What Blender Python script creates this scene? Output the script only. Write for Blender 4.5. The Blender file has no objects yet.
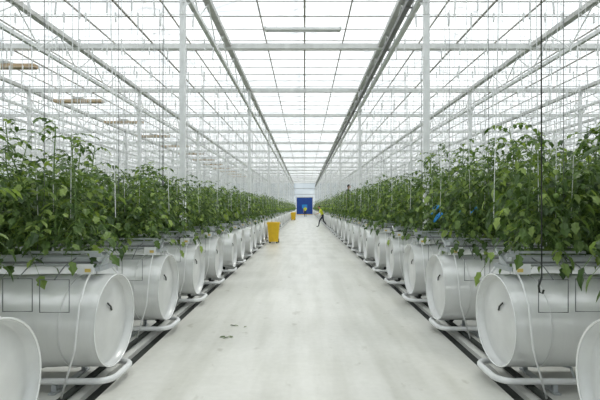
import bpy, math, random
from mathutils import Vector, Matrix
random.seed(7)
R = random.random
def U(a, b): return a + (b - a) * random.random()

# ------------------------------------------------------------------ materials
def mat(name, col, rough=0.5, metal=0.0, var=0.12, scale=6.0, bump=0.0, col2=None, spec=0.5, vec=(1, 1, 1)):
    m = bpy.data.materials.new(name); m.use_nodes = True
    nt = m.node_tree; b = nt.nodes['Principled BSDF']
    tc = nt.nodes.new('ShaderNodeTexCoord')
    mp = nt.nodes.new('ShaderNodeMapping'); mp.inputs['Scale'].default_value = vec
    n = nt.nodes.new('ShaderNodeTexNoise'); n.inputs['Scale'].default_value = scale
    n.inputs['Detail'].default_value = 4
    nt.links.new(tc.outputs['Object'], mp.inputs['Vector']); nt.links.new(mp.outputs[0], n.inputs['Vector'])
    r = nt.nodes.new('ShaderNodeValToRGB')
    c2 = col2 if col2 else tuple(c * (1 - var) for c in col)
    r.color_ramp.elements[0].position = 0.35; r.color_ramp.elements[1].position = 0.65
    r.color_ramp.elements[0].color = (*c2, 1); r.color_ramp.elements[1].color = (*col, 1)
    nt.links.new(n.outputs['Fac'], r.inputs['Fac'])
    nt.links.new(r.outputs['Color'], b.inputs['Base Color'])
    b.inputs['Roughness'].default_value = rough; b.inputs['Metallic'].default_value = metal
    b.inputs['Specular IOR Level'].default_value = spec
    if bump:
        bp = nt.nodes.new('ShaderNodeBump'); bp.inputs['Strength'].default_value = bump
        bp.inputs['Distance'].default_value = 0.02
        nt.links.new(n.outputs['Fac'], bp.inputs['Height'])
        nt.links.new(bp.outputs['Normal'], b.inputs['Normal'])
    return m

M_white = mat('white_painted_steel', (0.86, 0.87, 0.87), 0.4)
M_beam = mat('roof_beam_paint', (0.80, 0.81, 0.80), 0.45)
M_bar = mat('glazing_bar_aluminium', (0.58, 0.58, 0.56), 0.5)
M_brown = mat('purlin_brown', (0.42, 0.39, 0.35), 0.6)
M_tray = mat('cable_tray_grey', (0.25, 0.25, 0.25), 0.6)
M_grey = mat('galvanised_steel', (0.50, 0.53, 0.55), 0.4, 0.3)
M_dark = mat('dark_rubber', (0.03, 0.035, 0.03), 0.6)
M_wire = mat('wire_grey', (0.16, 0.17, 0.17), 0.5)
M_duct = mat('duct_film_white', (0.87, 0.88, 0.87), 0.20, 0.18, var=0.05, scale=2.2, bump=0.45, spec=0.8, vec=(3.5, .8, .8))
M_ductcap = mat('duct_cap_white', (0.76, 0.77, 0.76), 0.3, 0.1, var=0.12, scale=4, bump=0.35, spec=0.6)
M_gutter = mat('gutter_coated_steel', (0.62, 0.65, 0.66), 0.4)
M_slab = mat('slab_film', (0.78, 0.80, 0.80), 0.5, var=0.2)
M_string = mat('white_twine', (0.90, 0.91, 0.91), 0.7)
M_yellow = mat('yellow_plastic', (0.90, 0.58, 0.02), 0.4)
M_label = mat('label_yellow', (0.8, 0.6, 0.15), 0.5)
M_tan = mat('lamp_reflector_tan', (0.55, 0.40, 0.24), 0.5)
M_blue = mat('door_blue', (0.01, 0.07, 0.36), 0.45, var=0.2)
M_cyan = mat('blue_tape', (0.02, 0.30, 0.75), 0.5)
M_red = mat('lip_red', (0.45, 0.06, 0.02), 0.3)
M_green = mat('unripe_tomato_green', (0.16, 0.26, 0.06), 0.3)
M_stem = mat('stem_green', (0.14, 0.23, 0.06), 0.6)
M_skin = mat('skin', (0.50, 0.30, 0.20), 0.6)
M_hair = mat('hair_dark', (0.02, 0.015, 0.01), 0.7)
M_vest = mat('hi_vis_vest', (0.75, 0.80, 0.05), 0.6)
M_navy = mat('navy_cloth', (0.02, 0.025, 0.04), 0.8)
M_shoe = mat('shoe_black', (0.015, 0.015, 0.015), 0.5)
M_eye = mat('eye', (0.02, 0.02, 0.02), 0.2)
M_cover = mat('ground_cover_white', (0.75, 0.75, 0.71), 0.6, var=0.22, scale=1.5)
M_trench = mat('trench_dark', (0.03, 0.035, 0.03), 0.7, var=0.5)

def concrete():
    m = bpy.data.materials.new('path_concrete'); m.use_nodes = True
    nt = m.node_tree; b = nt.nodes['Principled BSDF']; L = nt.links.new
    tc = nt.nodes.new('ShaderNodeTexCoord')
    def noise(s, d, vec=(1, 1, 1)):
        mp = nt.nodes.new('ShaderNodeMapping'); mp.inputs['Scale'].default_value = vec
        L(tc.outputs['Object'], mp.inputs['Vector'])
        n = nt.nodes.new('ShaderNodeTexNoise'); n.inputs['Scale'].default_value = s
        n.inputs['Detail'].default_value = d; L(mp.outputs[0], n.inputs['Vector']); return n
    def ramp(n, p0, c0, p1, c1):
        r = nt.nodes.new('ShaderNodeValToRGB'); e = r.color_ramp.elements
        e[0].position = p0; e[1].position = p1; e[0].color = (*c0, 1); e[1].color = (*c1, 1)
        L(n.outputs['Fac'], r.inputs['Fac']); return r
    n2 = noise(14, 8)
    rs = [ramp(noise(0.9, 6), .3, (0.68, 0.675, 0.63), .7, (0.77, 0.765, 0.72)),
          ramp(n2, .3, (.93, .93, .92), .7, (1, 1, 1)),
          ramp(noise(1.6, 4, (2.2, 0.25, 1)), .36, (.86, .86, .84), .56, (1, 1, 1)),
          ramp(noise(5.0, 6, (1, .6, 1)), .28, (.78, .77, .74), .36, (1, 1, 1)),
          ramp(noise(.7, 3, (.5, 1.4, 1)), .35, (.93, .93, .92), .6, (1, 1, 1))]
    prev = rs[0]
    for r in rs[1:]:
        x = nt.nodes.new('ShaderNodeMixRGB'); x.blend_type = 'MULTIPLY'; x.inputs[0].default_value = 1
        L(prev.outputs[0], x.inputs[1]); L(r.outputs[0], x.inputs[2]); prev = x
    L(prev.outputs[0], b.inputs['Base Color'])
    b.inputs['Roughness'].default_value = 0.33
    bp = nt.nodes.new('ShaderNodeBump'); bp.inputs['Strength'].default_value = 0.06; bp.inputs['Distance'].default_value = 0.01
    L(n2.outputs['Fac'], bp.inputs['Height']); L(bp.outputs[0], b.inputs['Normal'])
    return m
M_conc = concrete()

def glass(name, t=0.45, c1=(0.80, 0.84, 0.86), c2=(0.95, 0.97, 0.98), sc=(0.8, 0.42, 0.8)):
    m = bpy.data.materials.new(name); m.use_nodes = True
    nt = m.node_tree; nt.nodes.clear(); L = nt.links.new
    out = nt.nodes.new('ShaderNodeOutputMaterial')
    tr = nt.nodes.new('ShaderNodeBsdfTransparent'); tl = nt.nodes.new('ShaderNodeBsdfTranslucent')
    tr.inputs[0].default_value = (0.97, 0.985, 1, 1)
    tc = nt.nodes.new('ShaderNodeTexCoord'); mp = nt.nodes.new('ShaderNodeMapping')
    mp.inputs['Scale'].default_value = sc
    L(tc.outputs['Object'], mp.inputs['Vector'])
    v = nt.nodes.new('ShaderNodeTexVoronoi'); v.distance = 'CHEBYCHEV'; v.inputs['Scale'].default_value = 0.9
    v.inputs['Randomness'].default_value = 0.3
    L(mp.outputs[0], v.inputs['Vector'])
    r = nt.nodes.new('ShaderNodeValToRGB')
    r.color_ramp.elements[0].color = (*c1, 1); r.color_ramp.elements[1].color = (*c2, 1)
    sp = nt.nodes.new('ShaderNodeSeparateColor'); L(v.outputs['Color'], sp.inputs[0]); L(sp.outputs[0], r.inputs['Fac'])
    L(r.outputs[0], tl.inputs[0])
    mx = nt.nodes.new('ShaderNodeMixShader'); mx.inputs[0].default_value = 1 - t
    L(tr.outputs[0], mx.inputs[1]); L(tl.outputs[0], mx.inputs[2]); L(mx.outputs[0], out.inputs[0])
    return m
M_glass = glass('roof_glass', 0.8)
M_screen = glass('energy_screen_fabric', 0.30, (0.64, 0.67, 0.69), (0.88, 0.90, 0.91), (0.45, 1.7, 1))
M_wall = glass('diffuse_wall_glass', 0.3, (0.72, 0.77, 0.78), (0.85, 0.9, 0.9))
M_wallb = glass('end_wall_glass', 0.15, (0.50, 0.55, 0.58), (0.66, 0.70, 0.72))

def leafmat():
    m = bpy.data.materials.new('tomato_leaf'); m.use_nodes = True
    nt = m.node_tree; nt.nodes.clear(); L = nt.links.new
    out = nt.nodes.new('ShaderNodeOutputMaterial'); g = nt.nodes.new('ShaderNodeNewGeometry')
    r = nt.nodes.new('ShaderNodeValToRGB')
    e = r.color_ramp.elements
    e[0].color = (0.035, 0.075, 0.018, 1); e[1].color = (0.28, 0.38, 0.10, 1)
    k = e.new(0.6); k.color = (0.095, 0.165, 0.042, 1)
    L(g.outputs['Random Per Island'], r.inputs['Fac'])
    p = nt.nodes.new('ShaderNodeBsdfPrincipled'); L(r.outputs[0], p.inputs['Base Color']); p.inputs['Roughness'].default_value = 0.42
    t = nt.nodes.new('ShaderNodeBsdfTranslucent')
    mm = nt.nodes.new('ShaderNodeMixRGB'); mm.blend_type = 'MULTIPLY'; mm.inputs[0].default_value = 1
    mm.inputs[2].default_value = (1.5, 1.5, 0.7, 1); L(r.outputs[0], mm.inputs[1]); L(mm.outputs[0], t.inputs[0])
    x = nt.nodes.new('ShaderNodeMixShader'); x.inputs[0].default_value = 0.33
    L(p.outputs[0], x.inputs[1]); L(t.outputs[0], x.inputs[2]); L(x.outputs[0], out.inputs[0])
    return m
M_leaf = leafmat()

# ------------------------------------------------------------------ mesh builder
class MB:
    def __init__(s): s.v = []; s.f = []; s.m = []; s.s = []
    def face(s, idx, m=0, sm=False): s.f.append(idx); s.m.append(m); s.s.append(sm)
    def box(s, x0, y0, z0, x1, y1, z1, m=0):
        o = len(s.v)
        s.v += [(x0,y0,z0),(x1,y0,z0),(x1,y1,z0),(x0,y1,z0),(x0,y0,z1),(x1,y0,z1),(x1,y1,z1),(x0,y1,z1)]
        for q in ((0,3,2,1),(4,5,6,7),(0,1,5,4),(1,2,6,5),(2,3,7,6),(3,0,4,7)):
            s.face(tuple(o+i for i in q), m)
    def beam(s, p0, p1, w, h, m=0):
        p0 = Vector(p0); p1 = Vector(p1); d = (p1-p0).normalized()
        up = Vector((0,0,1)) if abs(d.z) < 0.95 else Vector((0,1,0))
        a = d.cross(up).normalized()*w/2; b = a.cross(d).normalized()*h/2
        o = len(s.v)
        for p in (p0, p1):
            for t in (-a-b, a-b, a+b, -a+b): s.v.append(tuple(p+t))
        for q in ((0,1,2,3),(7,6,5,4),(0,4,5,1),(1,5,6,2),(2,6,7,3),(3,7,4,0)):
            s.face(tuple(o+i for i in q), m)
    def path(s, pts, r, n=8, m=0, caps=True, closed=False):
        pts = [Vector(p) for p in pts]; N = len(pts); rr = r if isinstance(r, (list, tuple)) else [r]*N
        rings = []; ref = None
        for i, p in enumerate(pts):
            if closed: d = (pts[(i+1) % N]-pts[i-1]).normalized()
            else: d = (pts[min(i+1, N-1)]-pts[max(i-1, 0)]).normalized()
            if ref is None: ref = Vector((0,0,1)) if abs(d.z) < 0.9 else Vector((1,0,0))
            a = (ref - d*ref.dot(d)).normalized(); ref = a; b = d.cross(a)
            o = len(s.v); rings.append(o)
            for j in range(n):
                t = 2*math.pi*j/n; s.v.append(tuple(p + (a*math.cos(t)+b*math.sin(t))*rr[i]))
        for i in range(N if closed else N-1):
            o0 = rings[i]; o1 = rings[(i+1) % N]
            for j in range(n):
                k = (j+1) % n; s.face((o0+j, o0+k, o1+k, o1+j), m, n > 4)
        if caps and not closed:
            s.face(tuple(rings[0]+j for j in reversed(range(n))), m); s.face(tuple(rings[-1]+j for j in range(n)), m)
    def ell(s, c, r, seg=14, rin=9, m=0, fn=None, z0=-1.0):
        o = len(s.v); c = Vector(c)
        for i in range(rin+1):
            ph = math.pi*i/rin
            for j in range(seg):
                th = 2*math.pi*j/seg
                p = Vector((math.sin(ph)*math.cos(th), math.sin(ph)*math.sin(th), max(math.cos(ph), z0)))
                if fn: p = fn(p)
                s.v.append((c.x+p.x*r[0], c.y+p.y*r[1], c.z+p.z*r[2]))
        for i in range(rin):
            for j in range(seg):
                k = (j+1) % seg; s.face((o+i*seg+j, o+(i+1)*seg+j, o+(i+1)*seg+k, o+i*seg+k), m, True)
    def mesh(s, name, mats):
        me = bpy.data.meshes.new(name); me.from_pydata(s.v, [], s.f)
        for mt in mats: me.materials.append(mt)
        me.polygons.foreach_set('material_index', s.m); me.polygons.foreach_set('use_smooth', s.s)
        me.update(); return me
    def obj(s, name, mats, parent=None, loc=(0,0,0)):
        return add(name, s.mesh(name, mats), parent, loc)
def add(name, me, parent=None, loc=(0,0,0), sx=1):
    o = bpy.data.objects.new(name, me); bpy.context.collection.objects.link(o)
    o.location = loc; o.scale.x = sx
    if parent: o.parent = parent
    return o
def empty(name, loc=(0,0,0)):
    o = bpy.data.objects.new(name, None); bpy.context.collection.objects.link(o); o.location = loc; o.empty_display_size = .2
    return o

Y0, Y1, XW = -9.0, 88.0, 38.25
GX = [2.25+4.5*k for k in range(9)]; GX = [-x for x in reversed(GX)] + GX
TY = [7.95+4.8*n for n in range(-3, 17)]
CY = [7.95+9.6*n for n in range(-1, 9)]

# ------------------------------------------------------------------ floor
fl = empty('floor')
b = MB(); b.box(-1.74, Y0, -.12, 1.74, Y1, 0, 0); b.obj('concrete_path', [M_conc], fl)
b = MB()
for s in (-1, 1):
    a, c = sorted((s*1.74, s*1.88)); b.box(a, Y0, -.12, c, Y1, -.05, 1)
    a, c = sorted((s*1.88, s*XW)); b.box(a, Y0, -.12, c, Y1, -.002, 0)
b.obj('ground_cover', [M_cover, M_trench], fl)
b = MB()
for s in (-1, 1):
    b.path([(s*1.98, Y0+.1, .028), (s*1.98, Y1-.2, .028)], .028, 8, 0)
b.obj('water_supply_pipe', [M_dark])

# ------------------------------------------------------------------ walls
def wall_x(name, x):
    e = empty(name); g = MB(); g.box(x-.01, Y0, 0, x+.01, Y1, 6.6); g.obj('glazing', [M_wall], e)
    f = MB()
    for i in range(int((Y1-Y0)/2.4)+1): f.box(x-.04, Y0+i*2.4-.03, 0, x+.04, Y0+i*2.4+.03, 6.6)
    for z in (.3, 2.2, 4.2): f.box(x-.04, Y0, z-.03, x+.04, Y1, z+.03)
    f.obj('mullions', [M_beam], e)
def wall_y(name, y, hole):
    e = empty(name); g = MB()
    if hole:
        g.box(-XW, y-.01, 0, -1.75, y+.01, 6.6); g.box(1.75, y-.01, 0, XW, y+.01, 6.6); g.box(-1.75, y-.01, 3.7, 1.75, y+.01, 6.6)
    else: g.box(-XW, y-.01, 0, XW, y+.01, 6.6)
    n0 = len(GX)
    for i in range(n0-1):
        o = len(g.v); g.v += [(GX[i], y, 6.6), (GX[i+1], y, 6.6), ((GX[i]+GX[i+1])/2, y, 7.4)]; g.face((o, o+1, o+2))
    g.obj('glazing', [M_wallb if hole else M_wall], e); f = MB()
    x = -XW
    while x <= XW+.01:
        if not (hole and abs(x) < 1.8): f.box(x-.03, y-.05, 0, x+.03, y+.05, 6.6)
        x += 1.5
    for z in (4.2, 5.4): f.box(-XW, y-.04, z-.04, XW, y+.04, z+.04)
    f.obj('mullions', [M_bar], e)
wall_x('wall_left', -XW); wall_x('wall_right', XW); wall_y('wall_back', Y1, True); wall_y('wall_front', Y0, False)
d = MB(); y = Y1-.06
d.box(-1.75, y-.08, 0, -1.62, y+.05, 3.7, 1); d.box(1.62, y-.08, 0, 1.75, y+.05, 3.7, 1); d.box(-1.75, y-.08, 3.55, 1.75, y+.05, 3.7, 1)
for i in range(12): d.box(-1.62, y-.03-(i % 2)*.01, .02+i*.294, 1.62, y+.02, .02+(i+1)*.294, 0)
d.box(-1.55, y-.06, .02, 1.55, y-.03, .14, 2)
d.box(-.55, y-.07, 1.3, .55, y-.045, 2.1, 3)
d.obj('door_1', [M_blue, M_white, M_yellow, M_cyan])

# ------------------------------------------------------------------ roof
ce = empty('ceiling')
ZG, ZR = 6.6, 7.4
g = MB(); bars = MB(); pur = MB()
for i in range(len(GX)-1):
    xa, xb = GX[i], GX[i+1]; xm = (xa+xb)/2
    o = len(g.v); g.v += [(xa,Y0,ZG),(xm,Y0,ZR),(xb,Y0,ZG),(xa,Y1,ZG),(xm,Y1,ZR),(xb,Y1,ZG)]
    g.face((o,o+1,o+4,o+3)); g.face((o+1,o+2,o+5,o+4))
    pur.beam((xm,Y0,ZR-.05),(xm,Y1,ZR-.05),.05,.06)
    if abs(xm) < 30:
        yy = Y0+.6
        while yy < Y1:
            bars.beam((xa,yy,ZG-.02),(xm,yy,ZR-.02),.03,.04); bars.beam((xm,yy,ZR-.02),(xb,yy,ZG-.02),.03,.04); yy += 1.6
g.obj('roof_glass', [M_glass], ce); bars.obj('glazing_bars', [M_tray], ce); pur.obj('ridges', [M_brown], ce)
g = MB(); f = MB()
g.v += [(-XW+.1,Y0+.1,6.47),(XW-.1,Y0+.1,6.47),(XW-.1,Y1-.1,6.47),(-XW+.1,Y1-.1,6.47)]; g.face((0,1,2,3))
g.obj('energy_screen', [M_screen], ce)
for i in range(len(GX)-1):
    xm = (GX[i]+GX[i+1])/2
    for q, wd in ((xm-1.12,.03),(xm,.045),(xm+1.12,.03)): f.box(q-wd/2, Y0+.1, 6.43, q+wd/2, Y1-.1, 6.465, 0)
yy = Y0+.75; j = 0
while yy < Y1-.3:
    w_ = .02 if j % 3 == 0 else .009
    f.box(-XW+.1, yy-w_, 6.445, XW-.1, yy+w_, 6.465, 1); yy += .8; j += 1
f.obj('screen_profiles', [M_brown, M_bar], ce)
t = MB(); t.box(-XW+.1, -.065, 6.28, XW-.1, .065, 6.43)
tm = t.mesh('roof_truss', [M_beam])
for yy in TY: add('roof_truss', tm, None, (0, yy, 0))
t = MB(); L = Y1-Y0-.3
t.box(-.045, 0, 5.58, .045, L, 5.67); t.box(-.08, 0, 6.32, .08, L, 6.44, 1)
yy = 0
while yy < L-1.8:
    t.beam((0,yy,5.65),(0,yy+.9,6.33),.025,.025); t.beam((0,yy+.9,6.33),(0,yy+1.8,5.65),.025,.025); yy += 1.8
gm = t.mesh('gutter_lattice_girder', [M_beam, M_bar])
for x in GX[1:-1]: add('gutter_lattice_girder', gm, None, (x, Y0+.15, 0))
t = MB(); t.box(2.06, Y0+.2, 5.70, 2.17, Y1-.3, 5.74); t.box(2.06, Y0+.2, 5.74, 2.07, Y1-.3, 5.80); t.box(2.16, Y0+.2, 5.74, 2.17, Y1-.3, 5.80)
yy = Y0+1
while yy < Y1-1: t.box(2.05, yy, 5.67, 2.29, yy+.03, 5.70); yy += 2.4
t.obj('cable_tray', [M_tray])
t = MB(); t.box(-.05,-.05,0,.05,.05,6.31); t.box(-.11,-.11,0,.11,.11,.02); t.box(-.09,-.09,5.5,.09,.09,5.58)
for q in (-.08,.08):
    t.path([(q,-.08,.02),(q,-.08,.05)],.012,6); t.path([(q,.08,.02),(q,.08,.05)],.012,6)
t.beam((0,.0,5.3),(0,.45,5.6),.03,.03); t.beam((0,0,5.3),(0,-.45,5.6),.03,.03)
cm = t.mesh('steel_column', [M_white])
for x in GX[1:-1]:
    for yy in CY: add('steel_column', cm, None, (x, yy, 0))

# ------------------------------------------------------------------ row elements (built toward +X)
XE = 37.5
def duct_mesh(seed):
    random.seed(seed); d = MB(); xs = [1.72+.1*i for i in range(40)] + [8, 14, 22, 30, XE]; n = 40; r0 = .41; z = .57
    rings = []
    for i, x in enumerate(xs):
        o = len(d.v); rings.append(o); a1 = U(0, 6.28)
        for j in range(n):
            th = 2*math.pi*j/n
            rr = r0 + .003*math.sin(3*th+a1) + (.003*math.sin(x*9)+.002*math.sin(5*th+x*6) if i > 2 else 0)
            d.v.append((x, rr*math.cos(th), z+rr*math.sin(th)))
    for i in range(len(xs)-1):
        for j in range(n):
            k = (j+1) % n; d.face((rings[i]+j, rings[i+1]+j, rings[i+1]+k, rings[i]+k), 0, True)
    prev = None
    for x, rr in ((1.72, .405), (1.79, .40), (1.795, .38), (1.765, .25), (1.755, .12)):
        o = len(d.v)
        for j in range(n):
            th = 2*math.pi*j/n; d.v.append((x, rr*math.cos(th), z+rr*math.sin(th)))
        if prev is not None:
            for j in range(n):
                k = (j+1) % n; d.face((prev+j, prev+k, o+k, o+j), 1, True)
        prev = o
    d.face(tuple(prev+j for j in range(n)), 1, True)
    d.path([(1.72, .410*math.cos(a*2*math.pi/n), z+.410*math.sin(a*2*math.pi/n)) for a in range(n)], .008, 6, 0, closed=True)
    d.path([(2.02, .414*math.cos(a*2*math.pi/n), z+.414*math.sin(a*2*math.pi/n)) for a in range(n)], .005, 5, 1, closed=True)
    d.path([(1.75,-.1,z+.17),(1.74,-.06,z+.13),(1.75,-.02,z+.09)], .008, 6, 2)
    for x in (2.3, 5, 8, 12, 17, 23, 30):
        d.path([(x,-.25,.13),(x,-.2,.2),(x,0,.155),(x,.2,.2),(x,.25,.13)], .012, 6, 3)
    return d.mesh('air_duct', [M_duct, M_ductcap, M_dark, M_grey])
ducts = [duct_mesh(s) for s in (1, 2, 3)]
p = MB(); pts = [(XE,-.25,.1)]
for a in range(7):
    t = math.pi/2*a/6; pts.append((1.80-.13*math.sin(t), -.12-.13*math.cos(t), .1))
for a in range(7):
    t = math.pi/2*a/6; pts.append((1.80-.13*math.cos(t), .12+.13*math.sin(t), .1))
pts.append((XE,.25,.1)); p.path(pts, .028, 10, 0)
for x in (2.15, 3.8, 5.5, 7.5, 10, 13, 16, 20, 25, 30, 35):
    p.box(x-.03,-.3,0,x+.03,.3,.015,1); p.box(x-.02,-.27,.015,x+.02,-.23,.075,1); p.box(x-.02,.23,.015,x+.02,.27,.075,1)
p.path([(1.98,.25,.09),(1.98,.25,.05)], .02, 8, 2)
p.ell((1.98,.25,.1),(.045,.04,.045),10,6,2)
railm = p.mesh('heating_pipe_rail', [M_white, M_grey, M_dark])
def gutter_mesh(seed):
    random.seed(seed); q = MB()
    prof = [(-.12,1.16),(-.13,1.15),(-.11,1.08),(-.04,1.06),(.04,1.06),(.11,1.08),(.13,1.15),(.12,1.16)]
    prof2 = [(y*.9, z+.012) for y, z in reversed(prof)]
    P = prof+prof2; N = len(P)
    o = len(q.v)
    for x in (1.86, XE):
        for y, z in P: q.v.append((x, y, z))
    for j in range(N):
        k = (j+1) % N; q.face((o+j, o+k, o+N+k, o+N+j), 0)
    q.face(tuple(o+j for j in range(8)), 0)
    x = 2.0
    while x < XE-1.2:
        q.box(x,-.085,1.075,x+1.15,.085,1.16,1)
        if x < 14:
            for i in range(4): q.box(x+.1+i*.28,-.05,1.16,x+.2+i*.28,.05,1.22,2)
        x += 1.2
    q.box(1.82,-.15,1.03,1.86,.15,1.07,3); q.box(1.80,-.17,1.16,1.9,-.14,1.19,3)
    q.box(1.86,-.19,1.01,2.0,-.14,1.10,4); q.box(1.88,-.194,1.03,1.93,-.19,1.06,5)
    q.beam((1.84,-.14,1.05),(1.84,.14,1.2),.02,.02,3)
    q.box(1.84,-.16,1.19,2.5,-.13,1.21,3)
    q.path([(1.8,.16,1.12),(XE,.16,1.12)], .012, 6, 6)
    q.path([(1.8,-.16,1.11),(XE,-.16,1.11)], .009, 6, 6)
    q.path([(1.84,.1,1.07),(1.82,.15,1.0),(1.80,.33,.85),(1.82,.47,.5),(1.9,.48,.2),(1.98,.47,.05)], .012, 6, 4)
    q.path([(1.9,-.1,1.06),(1.87,-.3,.95),(1.84,-.46,.8),(1.86,-.49,.45),(1.98,-.47,.05)], .008, 6, 4)
    for x0 in (1.92, 2.22, 5, 8.5, 12):
        y = -.46; z0 = U(.72,.76); z1 = U(.98,1.02)
        q.path([(x0,y,z0),(x0+.24,y,z0),(x0+.24,y,z1),(x0,y,z1)], .005, 5, 6, closed=True)
        q.path([(x0+.12,y,z1),(x0+.12,y+.15,1.1),(x0+.12,-.12,1.15)], .005, 5, 6)
    for x in (2.4, 5, 7.6, 10.2, 12.8, 15.4, 18, 22, 26, 30, 34):
        q.path([(x,-.12,1.15),(x,0,1.7)], .003, 3, 6); q.path([(x,.12,1.15),(x,0,1.7)], .003, 3, 6); q.path([(x,0,1.7),(x,0,4.88)], .004, 3, 6)
    return q.mesh('hanging_growing_gutter', [M_gutter, M_slab, M_stem, M_grey, M_white, M_label, M_wire])
gutters = [gutter_mesh(s) for s in (4, 5)]
c = MB(); random.seed(9)
c.path([(1.9,-.22,4.9),(XE,-.22,4.9)], .004, 4, 1); c.path([(1.9,.22,4.9),(XE,.22,4.9)], .004, 4, 1)
x = 2.0
while x < 26:
    for y in (-.22, .22):
        xx = x+U(-.1,.1); h = U(.14,.34)
        c.beam((xx,y,4.93),(xx+U(-.02,.02),y,4.93-h),.022,.022,0)
        c.path([(xx,y,4.93-h),(xx+U(-.15,.15),y*.4,1.5)], .004, 3, 0, caps=False)
    x += .42
crop = c.mesh('crop_wire_with_twine', [M_string, M_bar])

# tomato plants
def leaflet(mb, p, d, n, L, W, lod=0):
    s = d.cross(n).normalized(); n = s.cross(d)
    o = len(mb.v)
    def P(a, w, h=0): mb.v.append(tuple(p + d*L*a + s*W*w + n*L*h))
    P(0,0); P(.5,0,-.06); P(1,0,-.22)
    if lod:
        P(.4,.95,.03); P(.4,-.95,.03)
        mb.face((o,o+3,o+1)); mb.face((o+1,o+3,o+2)); mb.face((o,o+1,o+4)); mb.face((o+1,o+2,o+4)); return
    for sg in (1,-1): P(.18,.8*sg,.06); P(.42,.62*sg,.04); P(.55,.95*sg,.0); P(.78,.42*sg,-.08)
    for a, b_, c_ in ((0,3,4),(0,4,1),(1,4,5),(1,5,6),(1,6,2),(0,8,7),(0,1,8),(1,9,8),(1,10,9),(1,2,10)):
        mb.face((o+a,o+b_,o+c_), 0, False)
def seg_mesh(seed, hgt, lod):
    random.seed(seed); mb = MB(); x = .03
    nl = (21, 15, 10)[lod]; big = (.80, 1.12, 1.5)[lod]; qs = ((.25,.5,.78), (.35,.7), (.5,))[lod]
    while x < 6:
        for sgn in (-1, 1):
            px = x+U(-.07,.07); H = hgt*(U(.80,1.06) if R() > .14 else U(1.08,1.2)); base = Vector((px, sgn*.05, 1.18))
            lean = Vector((U(-.14,.14), sgn*U(.04,.30), 0))
            st = [base + lean*(t/5) + Vector((U(-.02,.02),U(-.02,.02),H*t/5)) for t in range(6)]
            if lod < 2: mb.path(st, [.009,.008,.008,.007,.006,.004], 3, 1)
            az = U(0,6.28)
            for i in range(nl):
                t = (.10+.90*i/(nl-1)); f = t*5; k = min(int(f),4); p = st[k].lerp(st[k+1], f-k)
                az += 2.4+U(-.3,.3); el = U(-.1,.5) if t < .75 else U(.0,1.2)
                if t < .3: el = U(-.1,.5)
                Lf = (U(.24,.42) if t < .75 else U(.16,.30))
                d0 = Vector((math.cos(az)*math.cos(el), math.sin(az)*math.cos(el), math.sin(el))); dr = U(.35,.9)
                def pos(q): return p + d0*Lf*q + Vector((0,0,-dr*q*q*Lf))
                def tan(q): return (d0 + Vector((0,0,-2*dr*q))).normalized()
                if lod == 0: mb.path([pos(0),pos(.5),pos(1)], [.004,.003,.002], 3, 1, caps=False)
                ls = Lf*.30*big
                side = tan(.5).cross(Vector((0,0,1))).normalized()
                for q in qs:
                    for sd in (1,-1):
                        dd = (tan(q)*U(.4,.8)+side*sd+Vector((0,0,U(-.6,.1)))).normalized()
                        nn = Vector((U(-.5,.5),U(-.5,.5),1)); leaflet(mb, pos(q), dd, nn, ls*U(.7,1.2), ls*.36, lod)
                leaflet(mb, pos(1), (tan(1)+Vector((U(-.2,.2),U(-.2,.2),0))).normalized(), Vector((U(-.4,.4),U(-.4,.4),1)), ls*1.25, ls*.46, lod)
        x += (.16, .17, .19)[lod]
    if lod < 2:
      for i in range(5):
        c = Vector((U(.2,5.8), random.choice((-1,1))*U(.2,.3), U(1.35,1.8)))
        for j in range(2): mb.ell(c+Vector((U(-.03,.03),0,-j*.04)), (.022,.022,.020), 8, 5, 2)
    return mb.mesh('tomato_foliage', [M_leaf, M_stem, M_green])
segsL = [[seg_mesh(11,.92,0), seg_mesh(12,.96,0)], [seg_mesh(13,.92,1), seg_mesh(14,.96,1)], [seg_mesh(15,.96,2)]]

random.seed(21)
NR = 53
for k in range(-2, NR):
    Y = 2.35+1.6*k
    if Y > Y1-.8: break
    for s in (-1, 1):
        dx = U(-.04,.04)
        add('air_duct', random.choice(ducts), None, (s*dx, Y, 0), s)
        add('heating_pipe_rail', railm, None, (0, Y, 0), s)
        add('hanging_growing_gutter', gutters[k % 2], None, (s*U(-.03,.03), Y, 0), s)
        add('crop_wire_with_twine', crop, None, (0, Y, 0), s)
        e = empty('tomato_plant_row', (0, Y, 0))
        lod = 0 if -1 <= k <= 4 else 1 if 4 < k < 16 else 2
        nseg = 2 if lod == 0 else 3
        for j in range(nseg):
            o = add('plants', random.choice(segsL[lod]), e)
            flip = random.random() < .5
            hs = U(1.14,1.24) if s > 0 else U(.94,1.05)
            x0 = 1.98+6*j*.98
            if flip: o.location = (s*(x0+6), 0, 1.18-1.18*hs); o.scale = (-s, random.choice((-1,1)), hs)
            else: o.location = (s*x0, 0, 1.18-1.18*hs); o.scale = (s, random.choice((-1,1)), hs)

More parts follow.
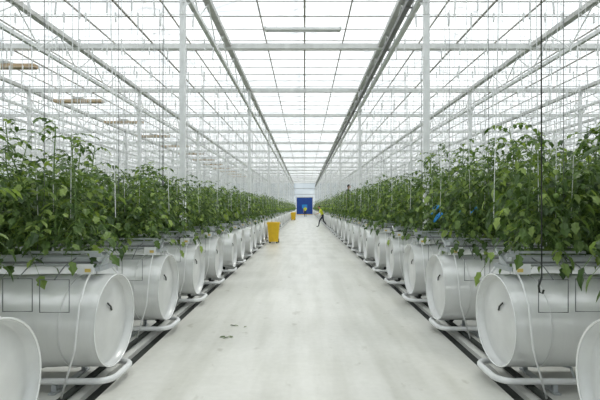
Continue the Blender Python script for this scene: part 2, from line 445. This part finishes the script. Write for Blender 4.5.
# ------------------------------------------------------------------ lamps, cables, small things
b = MB(); b.box(-1.0,-.09,-.06,1.0,.09,.0,0); b.box(-1.02,-.1,-.02,-.96,.1,.02,0); b.box(.96,-.1,-.02,1.02,.1,.02,0)
b.path([(-.95,0,-.07),(.95,0,-.07)], .02, 8, 1)
for x in (-.7,.7): b.path([(x,0,0),(x,0,.1)], .006, 4, 2)
b.obj('batten_lamp', [M_string, M_string, M_wire], None, (-.05, 11.4, 6.33))
b = MB(); b.box(-.95,-.12,-.1,.95,.12,0,0); b.box(-.9,-.1,-.12,.9,.1,-.1,1); b.box(-.2,-.14,0,.2,.14,.08,2)
for x in (-.7,.7): b.path([(x,0,0),(x,0,.6)], .006, 4, 2)
lm = b.mesh('grow_lamp', [M_tan, M_tan, M_bar])
for i in range(12):
    add('grow_lamp', lm, None, (-8.9, 12.75+4.2*i, 5.82))
b = MB(); b.path([(0,0,6.44),(.0,0,3),(0.004,0,1.05)], .006, 6, 0)
b.path([(.004,0,1.05),(-.02,0,.98),(-.015,0,.93),(.01,0,.92),(.02,0,.95)], .009, 6, 0)
b.obj('hanging_cable', [M_dark], None, (1.86, 3.38, 0))
b = MB(); b.path([(0,0,6.44),(0,0,2)], .006, 6, 0); b.ell((0,0,1.97),(.02,.02,.05),8,6,0)
b.obj('hanging_cable', [M_wire], None, (-2.14, 6.5, 0))

def bin_mesh():
    q = MB(); n = [(-.2,-.22,.06),(.2,-.22,.06),(.2,.22,.06),(-.2,.22,.06)]
    tp = [(-.26,-.28,.86),(.26,-.28,.86),(.26,.28,.86),(-.26,.28,.86)]
    o = len(q.v); q.v += n+tp
    for f in ((0,3,2,1),(0,1,5,4),(1,2,6,5),(2,3,7,6),(3,0,4,7)): q.face(tuple(o+i for i in f), 0)
    q.box(-.29,-.31,.84,.29,.31,.88,0); q.box(-.27,-.30,.88,.27,.28,.93,0); q.path([(-.2,.33,.86),(.2,.33,.86)],.018,8,0)
    for x in (-.2,.2): q.path([(x-.03,.2,.09),(x+.03,.2,.09)],.09,14,1)
    q.box(-.18,-.2,0,-.12,-.14,.07,1); q.box(.12,-.2,0,.18,-.14,.07,1)
    return q.mesh('wheelie_bin', [M_yellow, M_dark])
bm_ = bin_mesh()
add('wheelie_bin', bm_, None, (-1.38, 19.2, 0)); add('wheelie_bin', bm_, None, (-1.4, 52, 0)); add('wheelie_bin', bm_, None, (-1.38, 55, 0))

random.seed(5); q = MB()
for cx, cy, n in ((-.93, 5.25, 4), (-.97, 5.8, 2), (-.75,5.75,1)):
    for i in range(n):
        leaflet(q, Vector((cx+U(-.06,.06), cy+U(-.03,.03), .010)), Vector((U(-1,1),U(-.4,.4),.03)).normalized(), Vector((U(-.2,.2),U(-.2,.2),1)), U(.05,.09), .02)
q.obj('fallen_leaves', [M_leaf])
q = MB()
for cx, cy, cz in ((1.98,6.75,1.56),(2.05,6.85,1.44),(2.35,6.7,1.5),(2.5,6.65,1.54)):
    pts = [(cx+.09*math.cos(a*.7)*(.5+a*.05), cy-.35+.02*a, cz+.07*math.sin(a*.9)) for a in range(12)]
    q.path(pts, .012, 5, 0)
q.obj('blue_marking_tape', [M_cyan])

# ------------------------------------------------------------------ people
def person(name, loc, rot, J, top, legs, hold=None):
    root = empty(name, loc); root.rotation_euler.z = rot
    names = list(J.keys()); idx = {n: i for i, n in enumerate(names)}
    rad = dict(pelvis=.135, waist=.125, chest=.15, neckb=.075, neck=.055, head=.05)
    for s in 'LR':
        rad.update({'sh'+s:.07,'el'+s:.045,'wr'+s:.03,'pa'+s:.03,'hip'+s:.09,'kn'+s:.06,'an'+s:.045,'to'+s:.035})
    E = [('pelvis','waist'),('waist','chest'),('chest','neckb'),('neckb','neck'),('neck','head')]
    for s in 'LR': E += [('chest','sh'+s),('sh'+s,'el'+s),('el'+s,'wr'+s),('wr'+s,'pa'+s),('pelvis','hip'+s),('hip'+s,'kn'+s),('kn'+s,'an'+s),('an'+s,'to'+s)]
    V = [Vector(J[n]) for n in names]; ED = [(idx[a], idx[c]) for a, c in E]; RD = [rad[n] for n in names]; roots = [idx['pelvis']]
    for s in 'LR':
        pa = Vector(J['pa'+s]); wr = Vector(J['wr'+s]); d = (pa-wr).normalized(); lat = Vector((1,0,0)); lat = (lat - d*lat.dot(d)).normalized()
        inn = d.cross(lat).normalized()
        for f, (off, ln) in enumerate(((-.027,.068),(-.009,.08),(.009,.076),(.027,.06))):
            b0 = pa + lat*off; o = len(V)
            V += [b0, b0+d*ln*.5, b0+d*ln*.82+inn*ln*.2, b0+d*ln+inn*ln*.45]; RD += [.010,.009,.0085,.007]
            ED += [(o,o+1),(o+1,o+2),(o+2,o+3)]; roots.append(o)
        o = len(V); b0 = wr.lerp(pa,.4)+lat*-.02
        V += [b0, b0-lat*.03+d*.03, b0-lat*.04+d*.065+inn*.01]; RD += [.012,.010,.008]; ED += [(o,o+1),(o+1,o+2)]; roots.append(o)
    me = bpy.data.meshes.new('skel'); me.from_pydata([tuple(v) for v in V], ED, [])
    ob = bpy.data.objects.new('skel', me); bpy.context.collection.objects.link(ob)
    ob.modifiers.new('s','SKIN').use_smooth_shade = True
    for i, sv in enumerate(me.skin_vertices[0].data):
        sv.radius = (RD[i], RD[i]); sv.use_root = i in roots
    ss = ob.modifiers.new('u','SUBSURF'); ss.levels = 2; ss.render_levels = 2
    dg = bpy.context.evaluated_depsgraph_get(); dg.update()
    m2 = bpy.data.meshes.new_from_object(ob.evaluated_get(dg)); bpy.data.objects.remove(ob)
    m2.materials.clear()
    for mt in (M_skin, top, legs, M_shoe): m2.materials.append(mt)
    segm = []
    for a, c in E:
        k = 0 if a in ('neckb','neck') or c.startswith('pa') else 3 if c.startswith('to') else 2 if c[:2] in ('hi','kn','an') else 1
        if a.startswith('el'): k = 0
        segm.append((Vector(J[a]), Vector(J[c]), k))
    for pl in m2.polygons:
        cc = pl.center; best = (9, 0)
        for a, c, k in segm:
            t = max(0, min(1, (cc-a).dot(c-a)/(c-a).length_squared)); dd = (cc-(a+(c-a)*t)).length
            if dd < best[0]: best = (dd, k)
        if any((cc-Vector(J['pa'+s])).length < .11 for s in 'LR'): best = (0, 0)
        pl.material_index = best[1]; pl.use_smooth = True
    m2.name = 'body'; o2 = add('body', m2, root)
    h = Vector(J['head']); hb = MB(); c = h+Vector((0,-.015,.07))
    def sh(p):
        q = p.copy()
        if q.z < 0: q.x *= 1+.28*q.z; q.y *= 1+.12*q.z
        if p.y < -.85 and -.35 < p.z < .15 and abs(p.x) < .3: q.y -= .22
        return q
    hb.ell(c, (.075,.095,.118), 24, 18, 0, sh)
    for s in (-1,1):
        hb.ell(c+Vector((s*.076,.005,-.01)), (.012,.022,.033), 8, 6, 0)
        hb.ell(c+Vector((s*.03,-.086,.008)), (.012,.009,.008), 8, 6, 2)
    hb.ell(c+Vector((0,-.083,-.062)), (.024,.01,.007), 8, 5, 3)
    hb.ell(c+Vector((0,.014,.018)), (.083,.098,.115), 20, 14, 1, None, -.25)
    hb.obj('head', [M_skin, M_hair, M_eye, M_red], root)
    return root
walk = dict(pelvis=(0,0,.93), waist=(0,-.05,1.08), chest=(0,-.15,1.28), neckb=(0,-.22,1.42), neck=(0,-.25,1.47), head=(0,-.28,1.51),
    shL=(.18,-.19,1.37), elL=(.25,-.33,1.14), wrL=(.2,-.55,1.04), paL=(.19,-.61,1.02),
    shR=(-.18,-.17,1.37), elR=(-.26,-.02,1.13), wrR=(-.25,-.10,.88), paR=(-.25,-.13,.81),
    hipL=(.1,.0,.88), knL=(.11,-.27,.52), anL=(.11,-.36,.08), toL=(.11,-.53,.035),
    hipR=(-.1,.02,.88), knR=(-.11,.10,.48), anR=(-.11,.40,.10), toR=(-.11,.27,.04))
stand = dict(pelvis=(0,0,.95), waist=(0,0,1.1), chest=(0,-.01,1.32), neckb=(0,-.01,1.47), neck=(0,-.02,1.52), head=(0,-.04,1.56),
    shL=(.19,0,1.42), elL=(.26,-.1,1.15), wrL=(.2,-.33,1.12), paL=(.19,-.40,1.13),
    shR=(-.19,0,1.42), elR=(-.26,.02,1.12), wrR=(-.26,-.06,.87), paR=(-.26,-.08,.79),
    hipL=(.1,0,.9), knL=(.12,-.03,.5), anL=(.13,.02,.08), toL=(.14,-.17,.035),
    hipR=(-.1,0,.9), knR=(-.12,-.02,.5), anR=(-.12,.03,.08), toR=(-.13,-.16,.035))
person('worker_in_hi_vis_vest', (1.45, 34.5, 0), math.radians(-80), walk, M_vest, M_navy)
person('worker_in_hi_vis_vest', (.1, 70, 0), 0, stand, M_vest, M_navy)
YT = 2.35+1.6*13.5
t = MB()
for x in (-.55,.55):
    for y in (-.2,.2): t.path([(x,y-.03,.1),(x,y+.03,.1)], .1, 14, 1)
t.box(-.7,-.22,.18,.7,.22,.24,0)
for y in (-.2,.2): t.beam((-.6,y,.26),(.6,y,1.02),.04,.04,0); t.beam((.6,y,.26),(-.6,y,1.02),.04,.04,0)
t.box(-.7,-.25,1.05,.7,.25,1.1,0)
for x in (-.68,.68): 
    for y in (-.22,.22): t.path([(x,y,1.1),(x,y,2.0)], .016, 8, 0)
for x in (-.68,.68): t.path([(x,-.22,2.0),(x,.22,2.0)], .016, 8, 0)
for y in (-.22,.22): t.path([(-.68,y,1.6),(.68,y,1.6)], .014, 8, 0)
t.obj('pipe_rail_trolley', [M_grey, M_dark], None, (2.75, YT, 0))
person('worker_on_trolley', (2.42, YT, 1.1), math.radians(60), stand, M_navy, M_navy)

# ------------------------------------------------------------------ light
w = bpy.data.worlds.new('overcast_sky'); bpy.context.scene.world = w; w.use_nodes = True
bg = w.node_tree.nodes['Background']; bg.inputs[0].default_value = (0.95, 0.98, 1.0, 1); bg.inputs[1].default_value = 1.05
sl = bpy.data.lights.new('sun', 'SUN'); sl.energy = 3.6; sl.angle = math.radians(8); sl.color = (1, .96, .88)
so = bpy.data.objects.new('sun', sl); bpy.context.collection.objects.link(so)
so.rotation_euler = (math.radians(-22), math.radians(14), 0); so.location = (0, 0, 20)

cam = bpy.data.cameras.new('camera'); co = bpy.data.objects.new('camera', cam); bpy.context.collection.objects.link(co)
co.location = (0, 0, 1.6); co.rotation_euler = (math.radians(90), 0, 0)
cam.sensor_width = 36; cam.lens = 430/600*36; cam.shift_x = -4.6/600; cam.shift_y = 7/600; cam.clip_end = 300; cam.clip_start = .05
bpy.context.scene.camera = co
bpy.context.scene.view_settings.view_transform = 'Standard'
bpy.context.scene.view_settings.exposure = 0.0
